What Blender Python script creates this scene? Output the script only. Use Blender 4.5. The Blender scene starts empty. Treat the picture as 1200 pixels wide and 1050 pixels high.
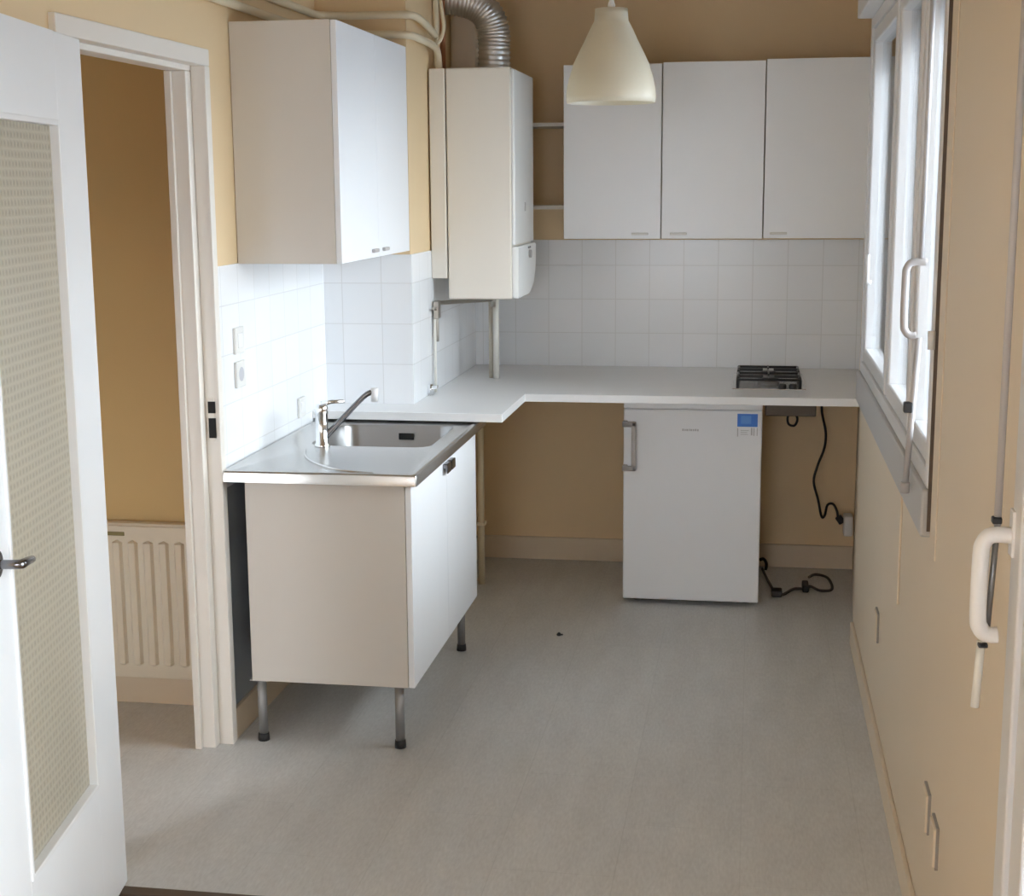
import bpy, bmesh, math, random
from mathutils import Vector, Matrix
PI = math.pi
S = bpy.context.scene
COL = S.collection
random.seed(7)

# ------------------------------------------------------------ materials
MATS = {}
def nodes(m):
    m.use_nodes = True
    return m.node_tree.nodes, m.node_tree.links, m.node_tree.nodes['Principled BSDF']

def mat(name, col, rough=.5, metal=0, spec=.5, bump=0, scale=40, var=0, vscale=3, coat=0, stretch=None):
    """plain principled surface with faint procedural colour variation and bump"""
    if name in MATS: return MATS[name]
    m = bpy.data.materials.new(name); n, l, b = nodes(m)
    b.inputs['Base Color'].default_value = (*col, 1)
    b.inputs['Roughness'].default_value = rough
    b.inputs['Metallic'].default_value = metal
    b.inputs['Specular IOR Level'].default_value = spec
    b.inputs['Coat Weight'].default_value = coat
    tc = n.new('ShaderNodeTexCoord')
    src = tc.outputs['Object']
    if stretch:
        mp = n.new('ShaderNodeMapping'); mp.inputs['Scale'].default_value = stretch
        l.new(src, mp.inputs['Vector']); src = mp.outputs['Vector']
    if var:
        t = n.new('ShaderNodeTexNoise'); t.inputs['Scale'].default_value = vscale; t.inputs['Detail'].default_value = 6
        l.new(src, t.inputs['Vector'])
        mx = n.new('ShaderNodeMix'); mx.data_type = 'RGBA'
        mx.inputs['A'].default_value = (*[c*(1-var) for c in col], 1)
        mx.inputs['B'].default_value = (*[min(1, c*(1+var)) for c in col], 1)
        l.new(t.outputs['Fac'], mx.inputs['Factor']); l.new(mx.outputs['Result'], b.inputs['Base Color'])
    if bump:
        t = n.new('ShaderNodeTexNoise'); t.inputs['Scale'].default_value = scale; t.inputs['Detail'].default_value = 4
        l.new(src, t.inputs['Vector'])
        bp = n.new('ShaderNodeBump'); bp.inputs['Strength'].default_value = bump; bp.inputs['Distance'].default_value = .002
        l.new(t.outputs['Fac'], bp.inputs['Height']); l.new(bp.outputs['Normal'], b.inputs['Normal'])
    MATS[name] = m
    return m

def tile_mat(name, axis):
    """white 15 cm glazed wall tiles; axis = the horizontal world axis along the wall"""
    m = bpy.data.materials.new(name); n, l, b = nodes(m)
    tc = n.new('ShaderNodeTexCoord'); sp = n.new('ShaderNodeSeparateXYZ'); l.new(tc.outputs['Object'], sp.inputs[0])
    cb = n.new('ShaderNodeCombineXYZ')
    l.new(sp.outputs[axis], cb.inputs['X']); l.new(sp.outputs['Z'], cb.inputs['Y'])
    br = n.new('ShaderNodeTexBrick'); br.offset = 0; br.squash = 1
    br.inputs['Scale'].default_value = 1; br.inputs['Brick Width'].default_value = .15; br.inputs['Row Height'].default_value = .15
    br.inputs['Mortar Size'].default_value = .0018; br.inputs['Mortar Smooth'].default_value = .3
    br.inputs['Color1'].default_value = (.86, .88, .91, 1); br.inputs['Color2'].default_value = (.82, .85, .885, 1)
    br.inputs['Mortar'].default_value = (.72, .735, .75, 1)
    l.new(cb.outputs[0], br.inputs['Vector']); l.new(br.outputs['Color'], b.inputs['Base Color'])
    bp = n.new('ShaderNodeBump'); bp.invert = True; bp.inputs['Strength'].default_value = .2; bp.inputs['Distance'].default_value = .0015
    l.new(br.outputs['Fac'], bp.inputs['Height']); l.new(bp.outputs['Normal'], b.inputs['Normal'])
    b.inputs['Roughness'].default_value = .22
    return m

def floor_mat():
    m = bpy.data.materials.new('vinyl_floor'); n, l, b = nodes(m)
    tc = n.new('ShaderNodeTexCoord')
    mp = n.new('ShaderNodeMapping'); mp.inputs['Scale'].default_value = (5, 1.2, 1); l.new(tc.outputs['Object'], mp.inputs[0])
    a = n.new('ShaderNodeTexNoise'); a.inputs['Scale'].default_value = 2.2; a.inputs['Detail'].default_value = 9; a.inputs['Roughness'].default_value = .65
    l.new(mp.outputs[0], a.inputs['Vector'])
    c = n.new('ShaderNodeTexNoise'); c.inputs['Scale'].default_value = 28; c.inputs['Detail'].default_value = 8; l.new(mp.outputs[0], c.inputs['Vector'])
    sp = n.new('ShaderNodeSeparateXYZ'); l.new(tc.outputs['Object'], sp.inputs[0])
    cb = n.new('ShaderNodeCombineXYZ'); l.new(sp.outputs['Y'], cb.inputs['X']); l.new(sp.outputs['X'], cb.inputs['Y'])
    br = n.new('ShaderNodeTexBrick'); br.inputs['Scale'].default_value = 1; br.inputs['Brick Width'].default_value = .62; br.inputs['Row Height'].default_value = .31
    br.offset = .5; br.inputs['Mortar Size'].default_value = .0015
    br.inputs['Color1'].default_value = (.68, .685, .68, 1); br.inputs['Color2'].default_value = (.655, .66, .655, 1); br.inputs['Mortar'].default_value = (.61, .615, .61, 1)
    l.new(cb.outputs[0], br.inputs['Vector'])
    r = n.new('ShaderNodeValToRGB'); r.color_ramp.elements[0].position = .3; r.color_ramp.elements[1].position = .75
    r.color_ramp.elements[0].color = (.80, .79, .785, 1); r.color_ramp.elements[1].color = (1.1, 1.1, 1.1, 1)
    av = n.new('ShaderNodeMath'); av.operation = 'MULTIPLY_ADD'; av.inputs[1].default_value = .5
    l.new(a.outputs['Fac'], av.inputs[0])
    h = n.new('ShaderNodeMath'); h.operation = 'MULTIPLY'; h.inputs[1].default_value = .5; l.new(c.outputs['Fac'], h.inputs[0]); l.new(h.outputs[0], av.inputs[2])
    l.new(av.outputs[0], r.inputs[0])
    mx = n.new('ShaderNodeMix'); mx.data_type = 'RGBA'; mx.blend_type = 'MULTIPLY'; mx.inputs['Factor'].default_value = 1
    l.new(br.outputs['Color'], mx.inputs['A']); l.new(r.outputs['Color'], mx.inputs['B']); l.new(mx.outputs['Result'], b.inputs['Base Color'])
    b.inputs['Roughness'].default_value = .42; b.inputs['Specular IOR Level'].default_value = .4
    bp = n.new('ShaderNodeBump'); bp.inputs['Strength'].default_value = .12; bp.inputs['Distance'].default_value = .001
    l.new(c.outputs['Fac'], bp.inputs['Height']); l.new(bp.outputs['Normal'], b.inputs['Normal'])
    return m

def pattern_glass():
    """cast glass with a fine waffle relief, greenish cream"""
    m = bpy.data.materials.new('patterned_glass'); n, l, b = nodes(m)
    tc = n.new('ShaderNodeTexCoord'); sp = n.new('ShaderNodeSeparateXYZ'); l.new(tc.outputs['Object'], sp.inputs[0])
    def wave(axis, pitch):
        a = n.new('ShaderNodeMath'); a.operation = 'MULTIPLY'; a.inputs[1].default_value = 2*PI/pitch; l.new(sp.outputs[axis], a.inputs[0])
        s = n.new('ShaderNodeMath'); s.operation = 'SINE'; l.new(a.outputs[0], s.inputs[0]); return s
    w1, w2 = wave('Y', .019), wave('Z', .019)
    mul = n.new('ShaderNodeMath'); mul.operation = 'MAXIMUM'; l.new(w1.outputs[0], mul.inputs[0]); l.new(w2.outputs[0], mul.inputs[1])
    mr = n.new('ShaderNodeMapRange'); mr.inputs[1].default_value = -1; mr.inputs[2].default_value = 1; l.new(mul.outputs[0], mr.inputs[0])
    mx = n.new('ShaderNodeMix'); mx.data_type = 'RGBA'
    mx.inputs['A'].default_value = (.56, .51, .39, 1); mx.inputs['B'].default_value = (.74, .69, .56, 1)
    l.new(mr.outputs[0], mx.inputs['Factor']); l.new(mx.outputs['Result'], b.inputs['Base Color'])
    bp = n.new('ShaderNodeBump'); bp.inputs['Strength'].default_value = .6; bp.inputs['Distance'].default_value = .003
    l.new(mr.outputs[0], bp.inputs['Height']); l.new(bp.outputs['Normal'], b.inputs['Normal'])
    b.inputs['Roughness'].default_value = .3; b.inputs['Transmission Weight'].default_value = .45
    return m

def glass_mat(name, tint=(1, 1, 1)):
    m = bpy.data.materials.new(name); m.use_nodes = True
    n, l = m.node_tree.nodes, m.node_tree.links; n.clear()
    o = n.new('ShaderNodeOutputMaterial'); mx = n.new('ShaderNodeMixShader'); fr = n.new('ShaderNodeFresnel'); fr.inputs[0].default_value = 1.5
    t = n.new('ShaderNodeBsdfTransparent'); t.inputs[0].default_value = (*tint, 1)
    g = n.new('ShaderNodeBsdfGlossy'); g.inputs['Roughness'].default_value = .02
    l.new(fr.outputs[0], mx.inputs[0]); l.new(t.outputs[0], mx.inputs[1]); l.new(g.outputs[0], mx.inputs[2]); l.new(mx.outputs[0], o.inputs[0])
    return m

YEL = (.77, .595, .365)
M_yel = mat('yellow_wall_paint', YEL, .55, bump=.12, scale=120, var=.03, vscale=2)
M_yelr = mat('beige_wall_paint', (.73, .63, .495), .5, bump=.12, scale=120, var=.03, vscale=2)
M_ceil = mat('ceiling_paint', (.55, .45, .33), .8, bump=.1, scale=90)
M_hall = mat('ochre_hall_paint', (.66, .48, .22), .6, bump=.12, scale=120, var=.04)
M_grey = mat('blue_grey_wall', (.30, .34, .38), .6, var=.06)
M_white = mat('white_gloss_paint', (.82, .83, .84), .32, bump=.04, scale=60)
M_door = mat('white_door_paint', (.84, .86, .88), .30, bump=.06, scale=30, var=.012, vscale=5)
M_skirt = mat('cream_skirting_paint', (.68, .57, .43), .45)
M_lam = mat('white_laminate', (.84, .865, .90), .28, var=.008, vscale=4)
M_carc = mat('cream_melamine', (.65, .62, .575), .40, var=.01, vscale=4)
M_top = mat('white_worktop_laminate', (.83, .84, .85), .25)
M_pvc = mat('white_pvc', (.72, .725, .74), .3)
M_gpvc = mat('grey_window_sill_paint', (.50, .50, .505), .45)
M_steel = mat('brushed_steel', (.62, .62, .61), .27, 1, bump=.06, scale=60, stretch=(1, 30, 1))
M_basin = mat('satin_steel_basin', (.42, .42, .42), .32, 1)
M_chrome = mat('chrome', (.78, .79, .80), .12, 1)
M_dkchrome = mat('dark_chrome', (.20, .20, .21), .22, 1)
M_leg = mat('grey_steel_leg', (.33, .33, .33), .5, .6)
M_black = mat('black_plastic', (.015, .015, .017), .45)
M_iron = mat('black_enamel', (.02, .021, .024), .35)
M_burn = mat('burner_metal', (.25, .25, .25), .4, .8)
M_fridge = mat('white_enamel', (.84, .875, .93), .30, bump=.02, scale=200)
M_fhand = mat('grey_plastic_handle', (.46, .44, .44), .35)
M_blue = mat('blue_sticker', (.035, .20, .72), .35)
M_blue2 = mat('light_blue_sticker_print', (.08, .30, .78), .35)
M_sgrey = mat('grey_sticker_print', (.50, .51, .55), .5)
M_boil = mat('boiler_enamel', (.74, .70, .63), .35)
M_boilw = mat('boiler_white_panel', (.83, .84, .83), .3)
M_pipe = mat('cream_pipe_paint', (.74, .65, .48), .42)
M_wpipe = mat('white_pipe_paint', (.74, .73, .68), .4)
M_copper = mat('copper_pipe', (.55, .26, .15), .4, .9)
M_alu = mat('crinkled_aluminium', (.62, .61, .60), .40, 1, bump=1, scale=55)
M_rad = mat('cream_radiator_paint', (.74, .68, .56), .4)
M_brass = mat('dull_brass_valve', (.42, .40, .36), .35, .9)
M_cable = mat('black_cable_rubber', (.02, .018, .018), .6)
M_plate = mat('ivory_switch_plastic', (.74, .74, .72), .4)
M_dplate = mat('grey_switch_frame', (.30, .28, .26), .5)
M_hole = mat('dark_recess', (.01, .01, .01), .8)
M_parq = mat('brown_parquet', (.38, .27, .18), .45, var=.2, vscale=6, stretch=(1, 12, 1))
M_thr = mat('dark_brown_threshold_and_gap_shade', (.10, .07, .05), .4, .3)
M_conc = mat('pale_render', (.50, .53, .57), .85, var=.05)
M_ground = mat('asphalt_ground', (.20, .22, .25), .9, var=.15, vscale=.1)
M_shut = mat('grey_shutter_slat', (.42, .41, .40), .6)
M_lamp = None
M_tx, M_ty = tile_mat('white_tiles_across', 'X'), tile_mat('white_tiles_along', 'Y')
M_floor = floor_mat(); M_pg = pattern_glass(); M_glass = glass_mat('clear_glass', (.93, .96, .97))
# lamp shade: slightly translucent white glass / plastic
m = mat('translucent_white_shade', (.80, .76, .66), .3)
nn, ll, bb = nodes(m)
tr = nn.new('ShaderNodeBsdfTranslucent'); tr.inputs[0].default_value = (.9, .84, .68, 1)
mx = nn.new('ShaderNodeMixShader'); mx.inputs[0].default_value = .45
out = [x for x in nn if x.type == 'OUTPUT_MATERIAL'][0]
ll.new(bb.outputs[0], mx.inputs[1]); ll.new(tr.outputs[0], mx.inputs[2]); ll.new(mx.outputs[0], out.inputs[0])
M_lamp = m

# ------------------------------------------------------------ mesh helpers
class MB:
    def __init__(s): s.bm = bmesh.new()
    def box(s, x0, x1, y0, y1, z0, z1, bev=0, seg=2, M=None):
        t = bmesh.new()
        vs = [t.verts.new(Vector((x, y, z))) for x in (x0, x1) for y in (y0, y1) for z in (z0, z1)]
        for f in ((0,1,3,2),(4,6,7,5),(0,4,5,1),(2,3,7,6),(0,2,6,4),(1,5,7,3)): t.faces.new([vs[i] for i in f])
        if bev: bmesh.ops.bevel(t, geom=list(t.edges), offset=bev, segments=seg, profile=.5, affect='EDGES')
        return s._join(t, M)
    def _join(s, t, M=None):
        if M is not None: bmesh.ops.transform(t, matrix=M, verts=t.verts)
        bmesh.ops.recalc_face_normals(t, faces=t.faces)
        mp = {v: s.bm.verts.new(v.co) for v in t.verts}
        for f in t.faces:
            g = s.bm.faces.new([mp[v] for v in f.verts]); g.smooth = f.smooth
        t.free(); return s
    def prism(s, pts, z0, z1, bev=0):
        """plan polygon (x, y) extruded in z"""
        t = bmesh.new()
        a = [t.verts.new((x, y, z0)) for x, y in pts]; b = [t.verts.new((x, y, z1)) for x, y in pts]
        t.faces.new(a[::-1]); t.faces.new(b); k = len(pts)
        for i in range(k): t.faces.new((a[i], a[(i+1) % k], b[(i+1) % k], b[i]))
        if bev: bmesh.ops.bevel(t, geom=list(t.edges), offset=bev, segments=2, profile=.5, affect='EDGES')
        return s._join(t)
    def tube(s, pts, r, seg=12, smooth_path=0, cap=True):
        P = [Vector(p) for p in pts]
        R = list(r) if isinstance(r, (list, tuple)) else [r]*len(P)
        if smooth_path:
            Q, RR = [], []
            for i in range(len(P)-1):
                p0 = P[max(i-1, 0)]; p1 = P[i]; p2 = P[i+1]; p3 = P[min(i+2, len(P)-1)]
                for k in range(smooth_path):
                    u = k/smooth_path
                    Q.append(.5*((2*p1)+(p2-p0)*u+(2*p0-5*p1+4*p2-p3)*u*u+(3*p1-p0-3*p2+p3)*u**3)); RR.append(R[i]*(1-u)+R[i+1]*u)
            Q.append(P[-1]); RR.append(R[-1]); P, R = Q, RR
        t = bmesh.new(); rings = []
        d0 = (P[1]-P[0]).normalized(); up = Vector((0, 0, 1)) if abs(d0.z) < .9 else Vector((1, 0, 0))
        nrm = d0.cross(up).normalized()
        for i, p in enumerate(P):
            if i == 0: d = d0
            elif i == len(P)-1: d = (P[i]-P[i-1]).normalized()
            else: d = ((P[i+1]-P[i]).normalized()+(P[i]-P[i-1]).normalized()).normalized()
            nrm = (nrm-d*nrm.dot(d)).normalized(); bn = d.cross(nrm)
            rings.append([t.verts.new(p+(nrm*math.cos(2*PI*k/seg)+bn*math.sin(2*PI*k/seg))*R[i]) for k in range(seg)])
        for i in range(len(rings)-1):
            for k in range(seg):
                f = t.faces.new((rings[i][k], rings[i][(k+1) % seg], rings[i+1][(k+1) % seg], rings[i+1][k])); f.smooth = True
        if cap: t.faces.new(rings[0][::-1]); t.faces.new(rings[-1])
        return s._join(t)
    def lathe(s, prof, c, seg=32, closed=False):
        """prof: list of (r, z) about the vertical axis at c"""
        t = bmesh.new(); rings = []
        for r, z in prof:
            if r < 1e-5: rings.append([t.verts.new((c[0], c[1], c[2]+z))])
            else: rings.append([t.verts.new((c[0]+r*math.cos(2*PI*k/seg), c[1]+r*math.sin(2*PI*k/seg), c[2]+z)) for k in range(seg)])
        n = len(rings)
        for i in range(n if closed else n-1):
            A, B = rings[i], rings[(i+1) % n]
            for k in range(seg):
                k2 = (k+1) % seg
                if len(A) == 1 and len(B) == 1: break
                if len(A) == 1: f = t.faces.new((A[0], B[k2], B[k]))
                elif len(B) == 1: f = t.faces.new((A[k], A[k2], B[0]))
                else: f = t.faces.new((A[k], A[k2], B[k2], B[k]))
                f.smooth = True
        return s._join(t)
    def build(s, name, m, parent=None, label=None):
        me = bpy.data.meshes.new(name); o = bpy.data.objects.new(name, me)
        base = Vector((0, 0, 0))
        q = parent
        while q is not None: base += q.location; q = q.parent
        if parent is None:
            xs = [v.co for v in s.bm.verts]
            lo = Vector((min(v.x for v in xs), min(v.y for v in xs), min(v.z for v in xs))); hi = Vector((max(v.x for v in xs), max(v.y for v in xs), max(v.z for v in xs)))
            off = Vector(((lo.x+hi.x)/2, (lo.y+hi.y)/2, lo.z)) if not s.keep else Vector((0, 0, 0))
            o.location = off; base = off
        for v in s.bm.verts: v.co -= base
        s.bm.to_mesh(me); s.bm.free()
        for mm in (m if isinstance(m, (list, tuple)) else [m]): me.materials.append(mm)
        COL.objects.link(o); o.parent = parent
        if label: o['label'] = label
        return o
    keep = False

def box(*a, **k): return MB().box(*a, **k)
def tag(o, label=None, cat=None, group=None, kind=None):
    if label: o['label'] = label
    if cat: o['category'] = cat
    if group: o['group'] = group
    if kind: o['kind'] = kind
    return o
def empty(name, loc, label, cat, group=None):
    o = bpy.data.objects.new(name, None); o.location = loc; o.empty_display_size = .05
    COL.objects.link(o); return tag(o, label, cat, group)
def struct(name, mb, m, parent=None, label=None, cat=None):
    mb.keep = True
    o = mb.build(name, m, parent)
    if parent is None:
        o['kind'] = 'structure'
        if label: o['label'] = label
        if cat: o['category'] = cat
    return o
def text(body, size, loc, rot, m, name, parent, depth=.0004):
    cu = bpy.data.curves.new(name, 'FONT'); cu.body = body; cu.size = size; cu.extrude = depth; cu.align_x = 'CENTER'; cu.align_y = 'CENTER'
    o = bpy.data.objects.new(name, cu); COL.objects.link(o)
    dg = bpy.context.evaluated_depsgraph_get(); me = bpy.data.meshes.new_from_object(o.evaluated_get(dg))
    bpy.data.objects.remove(o); o = bpy.data.objects.new(name, me); me.materials.append(m); COL.objects.link(o)
    base = Vector((0, 0, 0)); q = parent
    while q is not None: base += q.location; q = q.parent
    me.transform(Matrix.Translation(Vector(loc)-base) @ rot.to_4x4()); o.parent = parent
    return o

# ------------------------------------------------------------ key dimensions (metres)
XL = -1.575          # left wall face
XC = -1.24           # face of the chase that fills the back left corner
YC = 5.28            # front face of that chase
YB = 6.53            # back wall
XR = .40             # right wall face
HC = 2.56            # ceiling
YT = 3.17            # threshold between the two floors
Y0 = -1.6            # rear wall of the room behind the camera
DY0, DY1 = 3.26, 4.12   # hall doorway in the left wall
HY = 4.45            # hall wall seen through the doorway

# ------------------------------------------------------------ shell
fl = MB().box(-1.70, .62, YT, 6.75, -.12, 0)
fl.box(-3.3, -1.70, 2.0, HY+.1, -.12, 0)
struct('floor', fl, M_floor, label='light grey mottled vinyl kitchen floor', cat='floor')
struct('floor_2', MB().box(-1.70, .62, Y0-.1, YT-.001, -.12, -.004), M_parq, label='brown wooden floor at the very bottom left corner', cat='floor')
struct('trim_1', MB().box(-1.55, .40, YT-.035, YT+.004, -.003, .006, .002), M_thr, label='dark threshold strip across the floor by the open door', cat='trim')

# left wall with doorway (thin partition)
w = MB().box(XL-.06, XL, Y0, DY0, 0, HC)
w.box(XL-.06, XL, DY1, YB+.1, 0, HC)
w.box(XL-.06, XL, DY0, DY1, 2.05, HC)
wl = struct('wall_left', w, M_yel, label='yellow left wall with the doorway and white tiles', cat='wall')
struct('tile_panel', MB().box(XL, XL+.006, 4.16, YC, .80, 1.47), M_ty, wl)
struct('blue_grey_patch', MB().box(XL, XL+.002, 4.16, YC, .10, .80), M_grey, wl)  # wall area darker and bluer below the tiles
# chase in the corner
ch = MB().box(XL-.03, XC, YC, YB+.05, 0, HC)
wc = struct('wall_chase', ch, M_yel, label='yellow boxed out corner wall beside the boiler', cat='wall')
tp = MB().box(XL+.006, XC+.006, YC-.006, YC, .80, 1.455); struct('tile_panel', tp, M_tx, wc)
struct('tile_panel', MB().box(XC, XC+.006, YC, YB-.006, .80, 1.455), M_ty, wc)
# back wall
wb = struct('wall_back', MB().box(-1.7, .75, YB, YB+.15, 0, HC), M_yel, label='yellow back wall with a band of white tiles', cat='wall')
struct('tile_panel', MB().box(XC+.006, .475, YB-.006, YB, .80, 1.462), M_tx, wb)
# right wall (leans outward past the window), openings for window and balcony door
WY0, WY1, WZ0, WZ1 = 3.285, 5.36, 1.00, 2.25
BY0, BY1, BZ1 = .75, 2.20, 2.25
def rw(m_, y0, y1, z0, z1): m_.box(XR, XR+.11, y0, y1, z0, z1)
r_ = MB()
rw(r_, Y0, BY0, 0, HC); rw(r_, BY0, BY1, BZ1, HC); rw(r_, BY1, WY0, 0, HC)
rw(r_, WY0, WY1, 0, WZ0); rw(r_, WY0, WY1, WZ1, HC)
r_.prism([(XR, WY1), (XR, 5.42), (.47, YB+.02), (XR+.22, YB+.02), (XR+.11, WY1)], 0, HC)
wr = struct('wall_right', r_, M_yelr, label='beige right wall below and beside the window', cat='wall')
# rear wall behind the camera, with an opening added for frontal fill light
b_ = MB().box(-1.7, .62, Y0-.12, Y0, 0, .7).box(-1.7, .62, Y0-.12, Y0, 2.1, HC).box(-1.7, -1.0, Y0-.12, Y0, .7, 2.1).box(-.2, .62, Y0-.12, Y0, .7, 2.1)
struct('wall_rear', b_, M_yel, label='yellow wall with an added fill light opening behind the viewer', cat='wall')
struct('ceiling', MB().box(-3.4, .75, Y0-.2, YB+.15, HC, HC+.15), M_ceil, label='beige ceiling', cat='ceiling')
# hall behind the doorway
h_ = MB().box(-3.3, XL-.06, HY, HY+.1, 0, HC); struct('wall_hall', h_, M_hall, label='ochre hall wall seen through the doorway', cat='wall')
struct('wall_hall_far', MB().box(-3.4, -3.3, 1.9, HY+.1, 0, HC), M_hall, label='far side wall of the hall', cat='wall')
struct('wall_hall_near', MB().box(-3.3, XL-.06, 1.9, 2.0, 0, .4).box(-3.3, XL-.06, 1.9, 2.0, 1.3, HC).box(-3.3, -2.6, 1.9, 2.0, .4, 1.3).box(-2.1, XL-.06, 1.9, 2.0, .4, 1.3), M_hall, label='near end wall of the hall', cat='wall')  # opening added so sky light reaches the radiator

# baseboards
struct('baseboard_left', MB().box(XL, XL+.014, 4.158, YC, 0, .10, .003), M_skirt, label='cream baseboard under the sink cabinet', cat='baseboard')
struct('baseboard_back', MB().box(XC+.014, .468, YB-.014, YB, 0, .105, .003), M_skirt, label='cream baseboard along the back wall under the worktop', cat='baseboard')
struct('baseboard_chase', MB().box(XC, XC+.014, YC, YB, 0, .105, .003), M_skirt, label='cream baseboard beside the chase', cat='baseboard')
bb_ = MB().box(XR-.012, XR, BY1+.06, 5.42, 0, .085, .003)
struct('baseboard_right', bb_, M_yelr, label='beige baseboard along the right wall', cat='baseboard')
struct('baseboard_hall', MB().box(-3.3, XL-.07, HY-.018, HY, 0, .10, .003), M_skirt, label='cream baseboard under the hall radiator', cat='baseboard')

# door frame round the hall doorway
fx0, fx1 = -1.665, XL+.018
dfr = MB()
dfr.box(fx0, fx1-.045, DY1-.04, DY1+.022, 0, 2.029, .003)      # jamb with rebates
dfr.box(fx1-.0449, fx1, DY1-.004, DY1+.034, 0, 2.044, .003)
dfr.box(fx0+.003, fx1-.085, DY1-.055, DY1-.0401, 0, 2.028, .002)
dfr.box(fx0+.002, fx1-.002, DY0-.06, DY0+.03, 0, 2.044, .003)
dfr.box(fx0+.001, fx1-.0451, DY0+.0301, DY1+.022, 2.0295, 2.072, .003)
dfr.box(fx1-.045, fx1, DY0-.06, DY1+.034, 2.0445, 2.092, .003)
M_frame = mat('off_white_frame_paint', (.80, .765, .71), .38)
dframe = struct('trim_2', dfr, M_frame, label='white frame around the hall doorway', cat='door frame')
lk = MB().box(fx1-.036, fx1-.016, DY1-.0065, DY1-.003, .955, 1.085, .001)
struct('strike_plate', lk, M_frame, dframe)
lk = MB().box(fx1-.034, fx1-.012, DY1-.0085, DY1-.005, 1.040, 1.075); lk.box(fx1-.034, fx1-.012, DY1-.0085, DY1-.005, .965, 1.025)
struct('latch_hole', lk, M_hole, dframe)

# ------------------------------------------------------------ glazed door folded back along the left wall
hx, hy = -1.500, 3.195
dv = Vector((.157, -1, 0)).normalized(); nv = Vector((1, .157, 0)).normalized()
door = empty('glazed_door', (hx, hy, .008), 'white door with a tall patterned glass pane, swung open against the left wall', 'door')
door['kind'] = 'structure'; door.name = 'door_1'
def dM():   # local frame: x along the leaf from the hinge, y = thickness (outward to the room), z up
    R = Matrix(((dv.x, nv.x, 0), (dv.y, nv.y, 0), (0, 0, 1)))
    return Matrix.Translation((hx, hy, 0)) @ R.to_4x4()
T = dM(); th = .038; LW = .83
def dbox(mb, a0, a1, t0, t1, z0, z1, bev=0): return mb.box(a0, a1, t0, t1, z0, z1, bev, M=T)
lf = MB()
dbox(lf, 0, .19, -th, 0, .008, 2.03, .002)
dbox(lf, .66, LW, -th, 0, .008, 2.03, .002)
dbox(lf, .19, .66, -th, 0, 1.845, 2.03); dbox(lf, .19, .66, -th, 0, .008, .335)
leaf = lf.build('door_panel', M_door, door)
gb = MB()
for a in ((.19, .202, .335, 1.845), (.648, .66, .335, 1.845), (.202, .648, .335, .347), (.202, .648, 1.833, 1.845)):
    dbox(gb, a[0], a[1], -th-.002, .004, a[2], a[3], .002)
gb.build('glazing_bead', M_white, door)
g = MB(); dbox(g, .196, .654, -.022, -.016, .341, 1.839); g.build('glass_pane', M_pg, door)
hn = MB()
def dp(a, t, z): return T @ Vector((a, t, z))
hn.tube([dp(.735, 0, 1.01), dp(.735, .006, 1.01)], .026, 20)
hn.tube([dp(.735, .004, 1.01), dp(.735, .045, 1.01), dp(.725, .050, 1.01), dp(.70, .050, 1.008), dp(.672, .048, 1.004)], [.009, .009, .009, .008, .007], 12, 4)
hn.build('door_handle', M_dkchrome, door, 'dark metal lever handle')
hg = MB()
for z in (.25, 1.05, 1.8): hg.tube([(hx-.012, hy+.006, z-.045), (hx-.012, hy+.006, z+.045)], .007, 10)
hg.build('hinge', M_white, door)

# ------------------------------------------------------------ window in the right wall
win = empty('window_1', (XR, 4.35, WZ0-.08), 'long white framed casement window in the right wall', 'window'); win['kind'] = 'structure'
wf = MB(); fy0, fy1, fz0, fz1 = 3.272, 5.385, 1.035, 2.262
xi, xo = XR-.012, XR+.06
def ring(mb, y0, y1, z0, z1, t, x0, x1, bev=.004):
    mb.box(x0, x1, y0, y0+t, z0, z1, bev); mb.box(x0, x1, y1-t, y1, z0, z1, bev)
    mb.box(x0, x1, y0+t, y1-t, z0, z0+t, bev); mb.box(x0, x1, y0+t, y1-t, z1-t, z1, bev)
ring(wf, fy0, fy1, fz0, fz1, .04, xi, xo)
wf.box(xi, xo, 4.40, 4.44, fz0+.05, fz1-.05, .004); wf.box(xi, xo, 3.735, 3.775, fz0+.05, fz1-.05, .004)
wf.build('window_frame', M_pvc, win)
si = MB().box(XR-.022, XR+.02, fy0-.0, 5.40, .925, 1.035, .006); si.build('window_sill', M_gpvc, win, 'grey painted sill apron')
for (y0, y1) in ((4.442, 5.343), (3.777, 4.398), (3.314, 3.733)):
    sb = MB(); ring(sb, y0, y1, fz0+.042, fz1-.042, .048, xi+.006, xo-.006, .006)
    s_ = sb.build('sash', M_pvc, win)
    MB().box(XR+.022, XR+.028, y0+.046, y1-.046, fz0+.088, fz1-.088).build('window_pane', M_glass, s_)
# espagnolette handle and rod on the near sash, child of the window
def c_handle(mb, xs, y, zt, zb, out_top, out_bot, xg, r):
    mb.tube([(out_top, y, zt), (xg+.015, y, zt), (xg+.003, y, zt-.012), (xg, y, zt-.035), (xg, y, zb+.03), (xg+.004, y, zb+.010), (xg+.014, y, zb), (out_bot, y, zb)], r, 12, 4)
hb = MB(); c_handle(hb, 0, 3.47, 1.522, 1.355, .392, .374, .345, .0085)
hb.build('window_handle', M_fhand, win, 'grey C shaped window lever')
rb = MB().tube([(.380, 3.47, 1.35), (.363, 3.47, 1.0)], .0075, 10); rb.tube([(.363, 3.47, 1.01), (.362, 3.47, .985)], .011, 10)
rb.tube([(.378, 3.47, 1.53), (.381, 3.47, 2.22)], .006, 10)
rb.build('espagnolette_rod', M_fhand, win)
cp = MB().box(.352, .372, 3.46, 3.482, 1.175, 1.20, .003); cp.build('rod_guide', M_black, win)
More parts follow.
